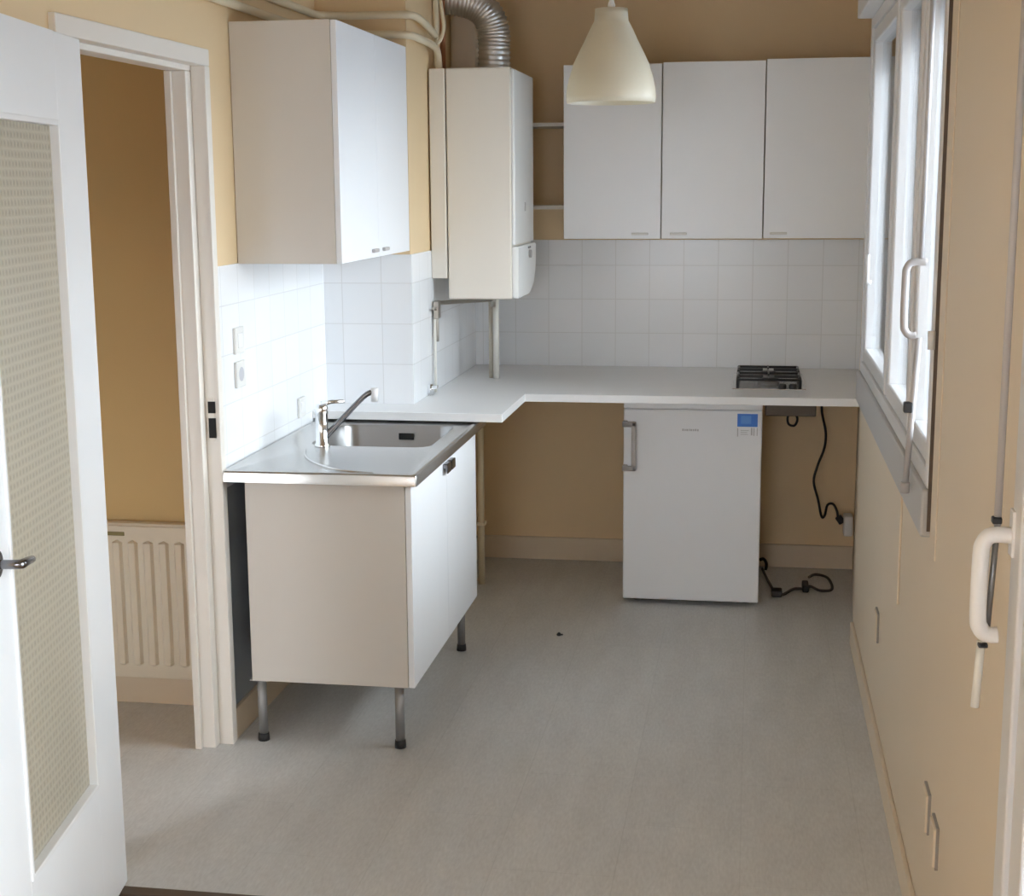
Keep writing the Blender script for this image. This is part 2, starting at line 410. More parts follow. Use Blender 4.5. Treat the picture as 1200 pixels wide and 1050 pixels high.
hq = MB().tube([(XR-.016, 3.262, 1.345), (XR-.016, 3.262, 1.385)], .008, 10); hq.box(XR-.022, XR-.010, 3.262, 3.285, 1.35, 1.38, .002); hq.build('hinge', M_pvc, win)
hk = MB().tube([(XR-.016, 4.95, 1.38), (XR-.03, 4.95, 1.38), (XR-.03, 4.95, 1.47)], .008, 10)
hk.build('window_handle', M_pvc, win, 'small white catch on the far sash')
# timber strip beside the window, and a dark strip painted as the gap's shadow
struct('trim_3', MB().box(XR-.003, XR+.0, 3.16, 3.250, .90, 2.5, .001), M_yelr, label='beige painted strip beside the near edge of the window', cat='trim')
struct('trim_4', MB().box(XR-.0085, XR, 3.2665, 3.2705, .94, 2.255), M_thr, label='dark strip painted as the shadow in the gap beside the window frame', cat='trim')
# shutter box over the window
sbx = MB().box(.34, XR+.0, 3.2, 5.40, 2.262, 2.50, .004)
tag(sbx.build('shutter_box', M_pvc), 'white roller shutter box above the window', 'shutter box')
# rolled down part of the shutter outside
sh = MB()
for k in range(3): sh.box(.515, .527, 3.30, 5.34, 2.095+k*.045, 2.137+k*.045, .004)
tag(sh.build('roller_shutter', M_shut), 'grey slatted roller shutter outside the window, nearly fully raised', 'shutter')

# ------------------------------------------------------------ balcony door at the right edge
bd = empty('door_2', (XR, 1.3, 0), 'white balcony door at the right edge of the view', 'door'); bd['kind'] = 'structure'
bf = MB(); ring(bf, BY0-.02, 2.212, .0, 2.27, .07, XR-.012, XR+.07); bf.build('door_frame', M_pvc, bd)
bs = MB(); ring(bs, BY0+.055, 2.135, .075, 2.195, .085, XR-.004, XR+.06); bsh = bs.build('sash', M_pvc, bd)
MB().box(XR+.025, XR+.031, BY0+.135, 2.055, .155, 2.115).build('door_pane', M_glass, bsh)
hb = MB(); c_handle(hb, 0, 2.2, 1.186, 1.033, .389, .373, .3435, .0125)
hb.box(.384, .390, 2.185, 2.215, 1.155, 1.225, .002)
hb.build('door_handle', M_white, bd, 'white C shaped lever handle')
rd = MB().tube([(.3655, 2.205, 1.20), (.367, 2.205, 2.2)], .0055, 10); rd.build('upper_rod', M_fhand, bd)
rd = MB().tube([(.352, 2.21, 1.02), (.347, 2.21, .915)], .0065, 10); rd.build('lower_rod', M_wpipe, bd)
rd = MB().tube([(.366, 2.207, 1.20), (.358, 2.207, 1.02)], .0045, 10); rd.build('middle_rod', M_burn, bd)
kn = MB().box(.357, .371, 2.196, 2.212, 1.203, 1.213, .002); kn.box(.346, .360, 2.196, 2.216, 1.012, 1.019, .002); kn.build('rod_guide', M_black, bd)

# ------------------------------------------------------------ sink cabinet
cx0, cx1, cy0, cy1, cz0, cz1 = -1.497, -1.004, 4.14, 5.17, .203, .829
cab = empty('sink_cabinet', ((cx0+cx1)/2, (cy0+cy1)/2, 0), 'white low kitchen cabinet on grey metal legs under the steel sink', 'cabinet')
c = MB()
c.box(cx0, cx1, cy0, cy0+.018, cz0, cz1, .001); c.box(cx0, cx1, cy1-.018, cy1, cz0, cz1, .001)
c.box(cx0, cx1, cy0+.018, cy1-.018, cz0, cz0+.018); c.box(cx0, cx0+.008, cy0+.018, cy1-.018, cz0+.018, cz1)
c.box(cx1-.06, cx1, cy0+.018, cy1-.018, cz1-.018, cz1)
c.build('cabinet_body', M_carc, cab)
ym = (cy0+cy1)/2
for (a, b_, hy_) in ((cy0+.001, ym-.0015, ym-.035), (ym+.0015, cy1-.001, ym+.035)):
    d = MB().box(cx1+.002, cx1+.020, a, b_, cz0, cz1-.004, .0012).build('door', M_lam, cab)
    hm = MB().box(cx1+.020, cx1+.036, hy_-.028, hy_+.028, cz1-.036, cz1-.020, .003); hm.box(cx1+.032, cx1+.038, hy_-.028, hy_+.028, cz1-.052, cz1-.020, .002)
    hm.build('handle', M_dkchrome, d)
for (x, y) in ((-1.04, 4.172), (-1.478, 4.172), (-1.04, 5.14), (-1.478, 5.14)):
    l_ = MB().tube([(x, y, .022), (x, y, cz0)], .0145, 16); l_.box(x-.03, x+.03, y-.025, y+.025, cz0-.004, cz0)
    lg = l_.build('leg', M_leg, cab)
    MB().tube([(x, y, 0), (x, y, .008), (x, y, .024)], [.018, .018, .0165], 16).build('foot', M_black, lg)

# steel sink top with bowl
sx0, sx1, sy0, sy1, sz = -1.560, -.962, 4.118, 5.27, .866
SK = empty('kitchen_sink', ((sx0+sx1)/2, (sy0+sy1)/2, cz1), 'stainless steel sink top with one bowl and drainer on the white cabinet', 'sink')
def rrect(x0, x1, y0, y1, r, n=6):
    P = []
    for (cx, cy, a0) in ((x1-r, y0+r, -90), (x1-r, y1-r, 0), (x0+r, y1-r, 90), (x0+r, y0+r, 180)):
        for k in range(n+1):
            a = math.radians(a0+90*k/n); P.append((cx+r*math.cos(a), cy+r*math.sin(a)))
    return P
def loops(levels, fill_last=True, smooth=True, n=6):
    """levels: (x0,x1,y0,y1,r,z) -> stacked loops bridged into a skin"""
    t = bmesh.new(); L = []
    for (x0, x1, y0, y1, r, z) in levels: L.append([t.verts.new((x, y, z)) for x, y in rrect(x0, x1, y0, y1, r, n)])
    for A, B in zip(L, L[1:]):
        k = len(A)
        for i in range(k):
            f = t.faces.new((A[i], A[(i+1) % k], B[(i+1) % k], B[i])); f.smooth = smooth
    if fill_last: t.faces.new(L[-1])
    return t
bx0, bx1, by0, by1 = -1.440, -1.030, 4.60, 5.04
top = MB()
lv = [(sx0, sx1, sy0, sy1, .004, cz1+.002), (sx0, sx1, sy0, sy1, .006, sz-.006), (sx0+.002, sx1-.002, sy0+.002, sy1-.002, .008, sz-.001), (sx0+.012, sx1-.012, sy0+.012, sy1-.012, .014, sz),
      (sx0+.020, sx1-.020, sy0+.020, sy1-.020, .02, sz-.003), (bx0-.012, bx1+.012, by0-.012, by1+.012, .06, sz-.004), (bx0, bx1, by0, by1, .055, sz-.005), (bx0+.006, bx1-.006, by0+.006, by1-.006, .052, sz-.016),
      (bx0+.016, bx1-.016, by0+.016, by1-.016, .05, sz-.13), (bx0+.05, bx1-.05, by0+.05, by1-.05, .05, sz-.155)]
t = loops(lv[:7], False); t2 = bmesh.new()
top._join(t)
top.build('sink_top', M_steel, SK)
bo = MB(); bo._join(loops(lv[6:], True)); bo.build('bowl', M_basin, SK)
dr = MB()
# curved pressed line that closes the drainer
arc = [(-1.42, 4.52), (-1.385, 4.40), (-1.33, 4.30), (-1.25, 4.21), (-1.17, 4.165), (-1.10, 4.155)]
dr.tube([(x, y, sz-.003) for x, y in arc], [.001, .004, .004, .004, .004, .001], 8, 5); dr.build('drainer_rib', M_steel, SK)
ov = MB().box(-1.235, -1.180, by1-.0135, by1-.011, sz-.055, sz-.032, .002); ov.build('overflow_slot', M_hole, SK)
MB().lathe([(0, .002), (.028, .002), (.040, .004), (.043, 0)], (-1.235, 4.82, sz-.1545), 24).build('drain', M_chrome, SK)
# mixer tap
tap = empty('mixer_tap', (-1.405, 4.56, sz-.004), 'chrome single lever mixer tap standing at the left of the sink bowl', 'tap')
tx, ty = -1.385, 4.585; tz = sz-.003
bt = MB().lathe([(.026, 0), (.026, .006), (.021, .010), (.0205, .105), (.022, .108), (.022, .128), (.018, .136), (0, .138)], (tx, ty, tz), 24); bt.build('tap_body', M_chrome, tap)
sp = MB().tube([(tx+.010, ty, .893), (tx+.05, ty+.014, .935), (-1.255, ty+.045, 1.020), (-1.225, ty+.052, 1.036)], [.012, .0095, .0085, .010], 14, 4); sp.build('spout', M_dkchrome, tap)
MB().tube([(-1.218, ty+.052, 1.050), (-1.218, ty+.052, 1.005)], [.0125, .012], 14).build('spout_outlet', M_pvc, tap, 'white spout end')
MB().tube([(tx, ty, 1.001), (tx+.03, ty+.006, 1.008), (tx+.075, ty+.014, 1.010)], [.010, .007, .006], 12).build('tap_lever', M_chrome, tap)

# ------------------------------------------------------------ worktop (one continuous L)
wt = MB()
wt.prism([(XL+.007, 5.275), (XL+.007, 5.085), (-.868, 5.075), (-.868, 5.60), (.408, 5.60), (.462, YB-.008), (XC+.008, YB-.008), (XC+.008, 5.275)], .871, .901, .002)
tag(wt.build('worktop', M_top), 'white L shaped laminate worktop running under the boiler and wall cabinets', 'worktop')
tag(MB().box(-1.20, .42, YB-.045, YB-.002, .80, .869, .002).build('support_batten', mat('brown_batten_wood', (.40, .29, .17), .6, var=.1, vscale=8)), 'brown batten fixed to the back wall under the worktop', 'batten')

# ------------------------------------------------------------ fridge
fx0_, fx1_, fyf, fyb, fh = -.502, .050, 5.84, 6.40, .838
fr = empty('fridge', ((fx0_+fx1_)/2, 6.12, 0), 'small white undercounter fridge with a blue sticker', 'fridge')
f = MB().box(fx0_+.004, fx1_-.004, fyf+.058, fyb, .018, fh-.028, .004); f.build('fridge_body', M_fridge, fr)
MB().box(fx0_, fx1_, fyf+.001, fyb, fh-.024, fh, .004).build('fridge_top', M_fridge, fr)
MB().box(fx0_, fx1_, fyf, fyf+.05, .022, fh-.0255, .006, 3).build('fridge_door', M_fridge, fr)
MB().box(fx0_+.008, fx1_-.008, fyf+.048, fyf+.060, .03, fh-.034).build('door_seal', M_fhand, fr)
for x in (fx0_+.05, fx1_-.05): MB().tube([(x, fyf+.09, 0), (x, fyf+.09, .022)], .018, 14).build('foot', M_black, fr)
MB().box(fx0_+.01, fx1_-.01, fyf+.07, fyf+.08, .004, .022).build('plinth_grille', M_black, fr)
hd = MB().box(-.468, -.449, fyf-.034, fyf-.020, .562, .765, .005); hd.box(-.502, -.449, fyf-.034, fyf-.022, .742, .765, .005); hd.box(-.502, -.449, fyf-.034, fyf-.022, .562, .584, .005)
hd.box(-.5045, -.484, fyf-.034, fyf+.012, .742, .765, .004); hd.box(-.5045, -.484, fyf-.034, fyf+.012, .562, .584, .004)
hd.build('fridge_handle', M_fhand, fr, 'grey bar handle')
st = MB().box(-.048, .032, fyf-.0008, fyf+.001, .748, .800); stk = st.build('sticker', M_blue, fr, 'blue energy sticker')
MB().box(-.034, .006, fyf-.0012, fyf-.0006, .760, .792).build('sticker_print', M_blue2, stk)
st = MB()
for (a, b2, z0, z1) in ((-.048, -.044, .708, .742), (.006, .012, .714, .744), (.016, .020, .712, .744), (.029, .032, .712, .744), (-.035, -.005, .716, .718), (-.035, -.008, .724, .726), (-.035, -.002, .732, .734)):
    st.box(a, b2, fyf-.0008, fyf+.001, z0, z1)
st.build('sticker_lower_print', M_sgrey, fr, 'pale grey printing below the blue sticker')
lg = MB()   # small illegible grey badge: a row of narrow strokes
xx = -.266
for i, wd in enumerate((.008, .006, .009, .005, .008, .007, .008, .007)):
    lg.box(xx, xx+wd*.8, fyf-.001, fyf+.001, .7265, .7345 if i % 3 else .7355); xx += wd+.0012
lg.build('brand_badge', M_sgrey, fr)

# ------------------------------------------------------------ gas hob set in the worktop
hob = empty('gas_hob', (.072, 6.04, .901), 'small two burner gas hob with black pan supports on the worktop', 'hob')
MB().box(-.072, .216, 5.795, 6.285, .901, .908, .003).build('hob_plate', M_steel, hob)
for (y0, y1) in ((5.835, 6.045), (6.05, 6.26)):
    gpn = MB()
    x0, x1 = -.050, .194
    zt = .938
    ring_pts = [(x0, y0), (x1, y0), (x1, y1), (x0, y1)]
    for i in range(4):
        a, b2 = ring_pts[i], ring_pts[(i+1) % 4]
        gpn.tube([(a[0], a[1], zt), (b2[0], b2[1], zt)], .0055, 8)
    for (x, y) in ring_pts: gpn.tube([(x, y, .908), (x, y, zt)], .006, 8)
    xm, ymid = (x0+x1)/2, (y0+y1)/2
    for (a, b2) in (((x0, ymid), (xm-.025, ymid)), ((x1, ymid), (xm+.025, ymid)), ((xm, y0), (xm, ymid-.025)), ((xm, y1), (xm, ymid+.025))):
        gpn.box(min(a[0], b2[0])-.003, max(a[0], b2[0])+.003, min(a[1], b2[1])-.003, max(a[1], b2[1])+.003, zt-.006, zt+.007, .001)
    gpn.build('pan_support', M_iron, hob)
    br = MB().lathe([(.043, 0), (.043, .008), (.034, .012), (.034, .017), (0, .019)], (xm, ymid, .908), 24); bn_ = br.build('burner', M_burn, hob)
    MB().lathe([(.030, 0), (.030, .005), (.026, .008), (0, .008)], (xm, ymid, .9265), 24).build('burner_cap', M_iron, bn_)
for x in (.125, .165):
    MB().lathe([(.015, 0), (.015, .012), (.012, .018), (0, .018)], (x, 5.815, .908), 18).build('knob', M_black, hob)
hu = MB().box(.062, .26, 5.86, 6.25, .79, .871, .004); hu.build('hob_underside', mat('brown_tinned_box', (.09, .07, .055), .5, .2), hob)

# cables under the worktop
cb = MB().tube([(.07, 6.28, .79), (.12, 6.27, .772), (.17, 6.27, .765), (.23, 6.275, .78), (.285, 6.3, .80), (.305, 6.42, .77), (.312, 6.46, .71), (.330, 6.47, .63), (.326, 6.46, .56), (.298, 6.45, .48), (.284, 6.45, .41), (.305, 6.45, .33), (.322, 6.45, .255), (.335, 6.44, .262), (.345, 6.43, .31), (.368, 6.42, .318), (.385, 6.42, .29), (.392, 6.42, .26)], .0055, 8, 5)
tag(cb.build('power_cable', M_cable), 'black cable hanging down from under the hob to the wall socket', 'cable')
cb = MB().tube([(.075, 6.262, .79), (.11, 6.262, .768), (.165, 6.20, .765), (.195, 6.12, .745), (.185, 6.12, .712), (.16, 6.12, .718), (.158, 6.13, .75), (.19, 6.20, .758), (.26, 6.264, .785)], .005, 8, 5)
tag(cb.build('gas_hose', M_cable), 'short dark looped hose tucked under the hob box', 'hose')
sk = empty('wall_socket', (.43, 6.40, .18), 'white surface socket low on the right wall below the worktop, black plug in it', 'socket')
MB().box(.415, .453, 6.37, 6.45, .185, .275, .006).build('socket_box', M_plate, sk)
MB().tube([(.392, 6.42, .262), (.410, 6.42, .235)], .015, 12).build('plug', M_cable, sk, 'black plug')
# extension lead on the floor
ex = empty('extension_lead', (.17, 6.2, 0), 'dark extension lead lying on the floor beside the fridge', 'extension lead')
MB().tube([(.07, 6.44, .010), (.082, 6.34, .008), (.10, 6.20, .008), (.125, 6.05, .008), (.155, 6.04, .008), (.20, 6.13, .008), (.245, 6.14, .008), (.27, 6.18, .008), (.31, 6.12, .008), (.36, 6.15, .008), (.35, 6.33, .008), (.30, 6.38, .008), (.27, 6.33, .008)], .006, 8, 5).build('cord', mat('dark_grey_cord', (.07, .06, .06), .6), ex)
MB().box(.105, .150, 6.015, 6.075, .0, .028, .006).build('plug', M_cable, ex)
MB().box(.235, .262, 6.10, 6.20, .0, .030, .006).build('socket_block', M_cable, ex)
tag(MB().tube([(.085, 6.46, 0), (.088, 6.45, .03), (.075, 6.44, .055), (.058, 6.44, .05)], .007, 8, 5).build('cable_stub', M_cable), 'short dark cable end curling behind the fridge corner', 'cable')
# crumb on the floor
cr = MB(); cr.lathe([(0, 0), (.008, .001), (.010, .006), (.004, .013), (0, .014)], (-.704, 5.365, 0), 7); cr.box(-.702, -.690, 5.37, 5.378, 0, .005, .001)
tag(cr.build('floor_crumb', M_black), 'tiny dark crumb lying alone in the middle of the grey floor', 'crumb')

# ------------------------------------------------------------ wall cabinets
def hinged_cabinet(label, group, x0, x1, y0, y1, z0, z1, axis, doors, handles):
    cb = empty('wall_cabinet', ((x0+x1)/2, (y0+y1)/2, z0), label, 'cabinet', group)
    t_ = .016; b = MB()
    if axis == 'y':   # doors face -Y
        ys = y0+.019
        b.box(x0, x0+t_, ys, y1, z0, z1, .0008); b.box(x1-t_, x1, ys, y1, z0, z1, .0008)
        b.box(x0+t_, x1-t_, ys, y1, z0, z0+t_); b.box(x0+t_, x1-t_, ys, y1, z1-t_, z1); b.box(x0+t_, x1-t_, y1-.006, y1, z0+t_, z1-t_)
    else:             # doors face +X
        xs = x1-.019
        b.box(x0, xs, y0, y0+t_, z0, z1, .0008); b.box(x0, xs, y1-t_, y1, z0, z1, .0008)
        b.box(x0, xs, y0+t_, y1-t_, z0, z0+t_); b.box(x0, xs, y0+t_, y1-t_, z1-t_, z1); b.box(x0, x0+.006, y0+t_, y1-t_, z0+t_, z1-t_)
    b.build('cabinet_body', M_carc, cb)
    for (a, c2), hpos in zip(doors, handles):
        if axis == 'y':
            d = MB().box(a+.0015, c2-.0015, y0, y0+.018, z0+.001, z1-.001, .0014).build('door', M_lam, cb)
            if hpos: MB().box(hpos-.035, hpos+.035, y0-.010, y0, z0+.016, z0+.026, .003).build('handle', M_plate, d)
        else:
            d = MB().box(x1-.018, x1, a+.0015, c2-.0015, z0+.001, z1-.001, .0014).build('door', M_lam, cb)
            if hpos: MB().box(x1, x1+.012, hpos-.03, hpos+.03, z0+.018, z0+.030, .003).build('handle', M_fhand, d)
    return cb
hinged_cabinet('large white wall cabinet with two doors, above the sink on the left wall', None, XL+.002, -1.240, 4.37, 5.275, 1.468, 2.192, 'x',
               [(4.37, 4.825), (4.825, 5.275)], [4.76, 4.90])
ge = 'white wall cabinets in a row on the back wall'
YW = 6.20
Z0c, Z1c = 1.477, 2.190
hinged_cabinet('white wall cabinet behind the hanging lamp, leftmost of the back row', ge, -.792, -.383, YW, YB-.008, Z0c, Z1c, 'y', [(-.792, -.383)], [-.47])
hinged_cabinet('white wall cabinet in the middle of the back row', ge, -.381, .036, YW, YB-.008, Z0c, Z1c+.004, 'y', [(-.381, .036)], [-.31])
hinged_cabinet('white wall cabinet next to the window, rightmost of the back row', ge, .038, .452, YW, YB-.008, Z0c+.001, Z1c+.009, 'y', [(.038, .452)], [.10])
# open shelves between boiler and cabinets
for (z, lb) in ((1.945, 'upper cream shelf board between the boiler and the wall cabinets'), (1.60, 'lower cream shelf board between the boiler and the wall cabinets')):
    tag(MB().box(-1.10, -.794, 6.27, YB-.008, z, z+.016, .001).build('shelf', M_carc), lb, 'shelf', 'open shelves beside the boiler')

# ------------------------------------------------------------ boiler
bx = empty('gas_boiler', (-1.0, 5.85, 1.265), 'tall off white gas boiler in the back left corner under the silver flue', 'boiler')
b = MB().box(-1.168, -.918, 5.615, 6.11, 1.267, 2.142, .006); b.build('boiler_casing', M_boil, bx)
fp = MB()
fp.box(-.918, -.905, 5.622, 6.105, 1.475, 2.136, .005)
fp.build('front_cover', M_boilw, bx)
cpn = MB()   # lower control panel with a rounded far lower corner
pts = [(5.622, 1.468), (5.622, 1.270)]
for k in range(0, 9):
    a = math.radians(-90+90*k/8); pts.append((5.86+.175*math.cos(a)*1.3, 1.40+.130*math.sin(a)))
pts.append((6.095, 1.468))
t = bmesh.new(); A = [t.verts.new((-.918, y, z)) for y, z in pts]; B = [t.verts.new((-.893, y, z)) for y, z in pts]
t.faces.new(A[::-1]); t.faces.new(B); kk = len(pts)
for i in range(kk): t.faces.new((A[i], A[(i+1) % kk], B[(i+1) % kk], B[i]))
bmesh.ops.bevel(t, geom=list(t.edges), offset=.004, segments=2, affect='EDGES'); cpn._join(t); cpn.build('control_panel', M_boilw, bx)
kb = MB()
for y, z, r in ((5.90, 1.43, .016),):
    kb.tube([(-.893, y, z), (-.883, y, z)], r, 16)
kb.build('knob', M_fhand, bx)
MB().box(-.894, -.890, 5.87, 5.93, 1.452, 1.460).build('display', M_dkchrome, bx)
MB().box(-.906, -.902, 5.86, 5.875, 1.60, 1.635, .001).build('latch', M_fhand, bx)
# narrow side box between boiler and chase
sbm = MB().box(XC+.0065, -1.172, 5.612, 6.11, 1.347, 2.141, .004)
tag(sbm.build('boiler_side_panel', M_boil), 'narrow cream filler panel between the boiler and the chase', 'panel')
# flexible aluminium flue
fpth = [(-1.035, 5.93, 2.152), (-1.035, 5.93, 2.24), (-1.037, 5.93, 2.31), (-1.062, 5.92, 2.372), (-1.115, 5.91, 2.412), (-1.19, 5.90, 2.43), (-1.245, 5.90, 2.436)]
P = [Vector(p) for p in fpth]; Q = []
for i in range(len(P)-1):
    p0 = P[max(i-1, 0)]; p1 = P[i]; p2 = P[i+1]; p3 = P[min(i+2, len(P)-1)]
    for k in range(15):
        u = k/15; Q.append(.5*((2*p1)+(p2-p0)*u+(2*p0-5*p1+4*p2-p3)*u*u+(3*p1-p0-3*p2+p3)*u**3))
Q.append(P[-1])
tag(MB().tube(Q, [.0635+.0035*math.cos(i*2*PI/3) for i in range(len(Q))], 32).build('flue_duct', M_alu), 'silver ribbed flexible flue bending from the boiler top into the chase', 'duct')

# heating pipes near the ceiling: along the left wall, across the chase, into the corner
def pipe(pts, r, m, lb, grp=None, name='pipe', sm=4, cat='pipe'):
    return tag(MB().tube(pts, r, 12, sm).build(name, m), lb, cat, grp)
gp = 'cream heating pipes near the ceiling'
pipe([(XL+.025, 3.3, 2.302), (XL+.025, 4.2, 2.302), (XL+.025, 5.0, 2.302), (XL+.03, 5.20, 2.302), (XL+.08, 5.245, 2.302), (-1.40, 5.248, 2.300), (-1.27, 5.248, 2.300), (-1.215, 5.262, 2.298), (-1.203, 5.33, 2.294), (-1.203, 5.48, 2.280), (-1.203, 5.60, 2.262)], .0135, M_pipe, 'upper cream pipe above the left wall cabinet', gp, 'heating_pipe')
pipe([(XL+.025, 3.3, 2.240), (XL+.025, 4.2, 2.240), (XL+.025, 5.0, 2.240), (XL+.03, 5.20, 2.240), (XL+.08, 5.245, 2.240), (-1.40, 5.248, 2.235), (-1.27, 5.248, 2.232), (-1.215, 5.262, 2.228), (-1.203, 5.36, 2.224), (-1.203, 5.52, 2.222), (-1.203, 5.62, 2.212), (-1.204, 5.66, 2.185), (-1.204, 5.67, 2.143)], .0135, M_pipe, 'lower cream pipe skimming the top of the left wall cabinet', gp, 'heating_pipe')
pipe([(-1.205, 5.60, 2.222), (-1.185, 5.61, 2.245), (-1.173, 5.62, 2.29), (-1.178, 5.62, 2.34), (-1.19, 5.64, 2.40)], .0075, M_pipe, 'thin cream loop of pipe above the narrow panel', None, 'pipe_loop')
tag(MB().box(XC+.002, -1.135, 6.06, 6.14, 2.155, 2.54, .004).build('vertical_duct', M_yelr), 'square beige vertical boxing behind the flue', 'duct')
pipe([(-1.215, 5.80, 2.155), (-1.215, 5.80, 2.55)], .011, M_copper, 'brown copper pipe rising behind the narrow panel', None, 'copper_pipe', 0)
pipe([(-1.225, 5.72, 2.155), (-1.225, 5.72, 2.55)], .010, M_pipe, 'pale vertical pipe rising behind the narrow panel', None, 'riser_pipe', 0)

# pipework below the boiler
pipe([(-1.218, 5.62, 1.10), (-1.218, 5.62, 1.225), (-1.217, 5.63, 1.245), (-1.20, 5.70, 1.247), (-1.10, 5.96, 1.236), (-1.065, 6.02, 1.236)], .0085, M_brass, 'dull metal pipe running under the boiler', None, 'boiler_pipe')
vv = MB().box(-1.228, -1.205, 5.60, 5.64, 1.19, 1.26, .004); vv.tube([(-1.217, 5.61, 1.225), (-1.217, 5.55, 1.235)], .006, 8)
tag(vv.build('valve', M_brass), 'dull metal valve under the narrow panel', 'valve')
vv = MB().tube([(-1.065, 6.02, 1.205), (-1.065, 6.02, 1.262)], .011, 12); vv.box(-1.085, -1.045, 6.01, 6.03, 1.236, 1.246, .002)
tag(vv.build('valve', M_brass), 'small isolating valve at the right end of the boiler pipe', 'valve')
pipe([(-1.222, 5.60, .903), (-1.222, 5.60, 1.19)], .006, M_wpipe, 'thin white pipe rising from the worktop to the valve', None, 'water_pipe', 0)
pipe([(-1.058, 6.05, .901), (-1.058, 6.05, 1.264)], .013, M_wpipe, 'white pipe from the worktop to the underside of the boiler', None, 'gas_pipe', 0)
pipe([(-1.082, 6.07, .901), (-1.082, 6.07, 1.264)], .011, mat('beige_pipe_paint', (.55, .50, .42), .5), 'greyish pipe just left of the white pipe under the boiler', None, 'gas_pipe', 0)
vv = MB().tube([(-1.225, 5.52, .902), (-1.225, 5.52, .945)], .012, 12); vv.box(-1.233, -1.195, 5.51, 5.53, .926, .940, .003)
tag(vv.build('stop_valve', M_chrome), 'small chrome stop valve on the worktop beside the tiled corner', 'valve')
pipe([(-1.132, 6.06, .0), (-1.132, 6.06, .871)], .014, M_pipe, 'cream vertical pipe under the worktop beside the sink cabinet', None, 'down_pipe', 0)
pipe([(-1.17, 6.08, .0), (-1.17, 6.08, .871)], .010, mat('brown_pipe_paint', (.34, .24, .16), .5), 'brown vertical pipe just left of the cream down pipe', None, 'down_pipe', 0)
tag(MB().box(-1.15, -1.114, 6.045, 6.09, .26, .275, .002).build('pipe_clip', M_pipe), 'cream clip round the vertical pipe under the worktop', 'clip')

# ------------------------------------------------------------ pendant lamp
LX, LY, LZ = -.445, 4.65, 1.950
lamp = empty('pendant_lamp', (LX, LY, LZ), 'white bell shaped pendant lampshade hanging in front of the back cabinets', 'lamp')
pr_ = [(.137, 0), (.139, .018), (.1375, .040), (.130, .075), (.117, .117), (.100, .152), (.083, .185), (.068, .217), (.058, .236), (.0525, .246), (.0515, .262), (.050, .282)]
inn = [(r-.003, z) for r, z in pr_[::-1]]
MB().lathe(pr_+[(.0, .284), (.0, .280)]+[(r, z-.003 if z > .27 else z) for r, z in inn], (LX, LY, LZ), 48, closed=True).build('lamp_shade', M_lamp, lamp)
MB().tube([(LX, LY, LZ+.283), (LX, LY, HC-.02)], .0035, 8).build('cord', M_lam, lamp)
MB().lathe([(0, .285), (.010, .285), (.012, .292), (.006, .31), (0, .312)], (LX, LY, LZ), 16).build('cord_grip', M_white, lamp)
MB().lathe([(0, -.04), (.045, -.035), (.05, 0), (0, 0)], (LX, LY, HC), 24).build('ceiling_rose', M_white, lamp)
MB().lathe([(0, .12), (.022, .128), (.03, .15), (.024, .18), (.014, .20), (.014, .24), (0, .24)], (LX, LY, LZ), 20).build('bulb', M_white, lamp)

# ------------------------------------------------------------ electrical plates
def plate(name, lb, cat, y, z, h, wd, holes='switch', x=XL+.006, s=1, grp=None):
    t0 = empty(name, (x, y, z), lb, cat, grp)
    a, b2 = sorted((x, x+s*.010))
    MB().box(a, b2, y-wd/2, y+wd/2, z, z+h, .003).build('cover_plate', M_plate, t0)
    a, b2 = sorted((x+s*.008, x+s*.0125))
    if holes == 'switch': MB().box(a, b2, y-wd*.28, y+wd*.28, z+h*.22, z+h*.78, .002).build('rocker', M_white, t0)
    else:
        mb = MB().tube([(x+s*.009, y, z+h/2), (x+s*.0105, y, z+h/2)], h*.27, 20); mb.build('socket_well', M_sgrey if holes == 'socket' else M_dplate, t0)
    return t0
plate('light_switch', 'white switch plate on the left tiles, above the socket', 'switch', 4.325, 1.195, .082, .078, 'switch')
plate('power_socket', 'white power socket on the left tiles, below the switch', 'socket', 4.325, 1.090, .082, .078, 'socket')
plate('sink_socket', 'small white socket on the left tiles low behind the tap', 'socket', 4.94, .90, .07, .07, 'switch')
def rplate(lb, y, z, wd, h):
    t0 = empty('wall_outlet', (XR, y, z), lb, 'socket', None)
    MB().box(XR-.011, XR, y-wd/2, y+wd/2, z, z+h, .003).build('cover_plate', M_yelr, t0)
    MB().box(XR-.006, XR, y-wd/2-.003, y+wd/2+.006, z-.003, z+h+.003).build('back_box', M_dplate, t0)  # darker grey rim showing round the cover plate
rplate('low outlet on the right wall, the one farthest away below the window', 4.43, .33, .07, .085)
rplate('low outlet on the right wall, upper left one of the near pair', 3.09, .325, .07, .085)
rplate('low outlet on the right wall, nearest of the near pair', 2.945, .315, .07, .085)
# thin cable conduit below the window rod
tag(MB().box(XR-.006, XR, 3.86, 3.872, .60, .925, .002).build('cable_conduit', M_yelr), 'thin painted conduit running down from the window sill', 'conduit')

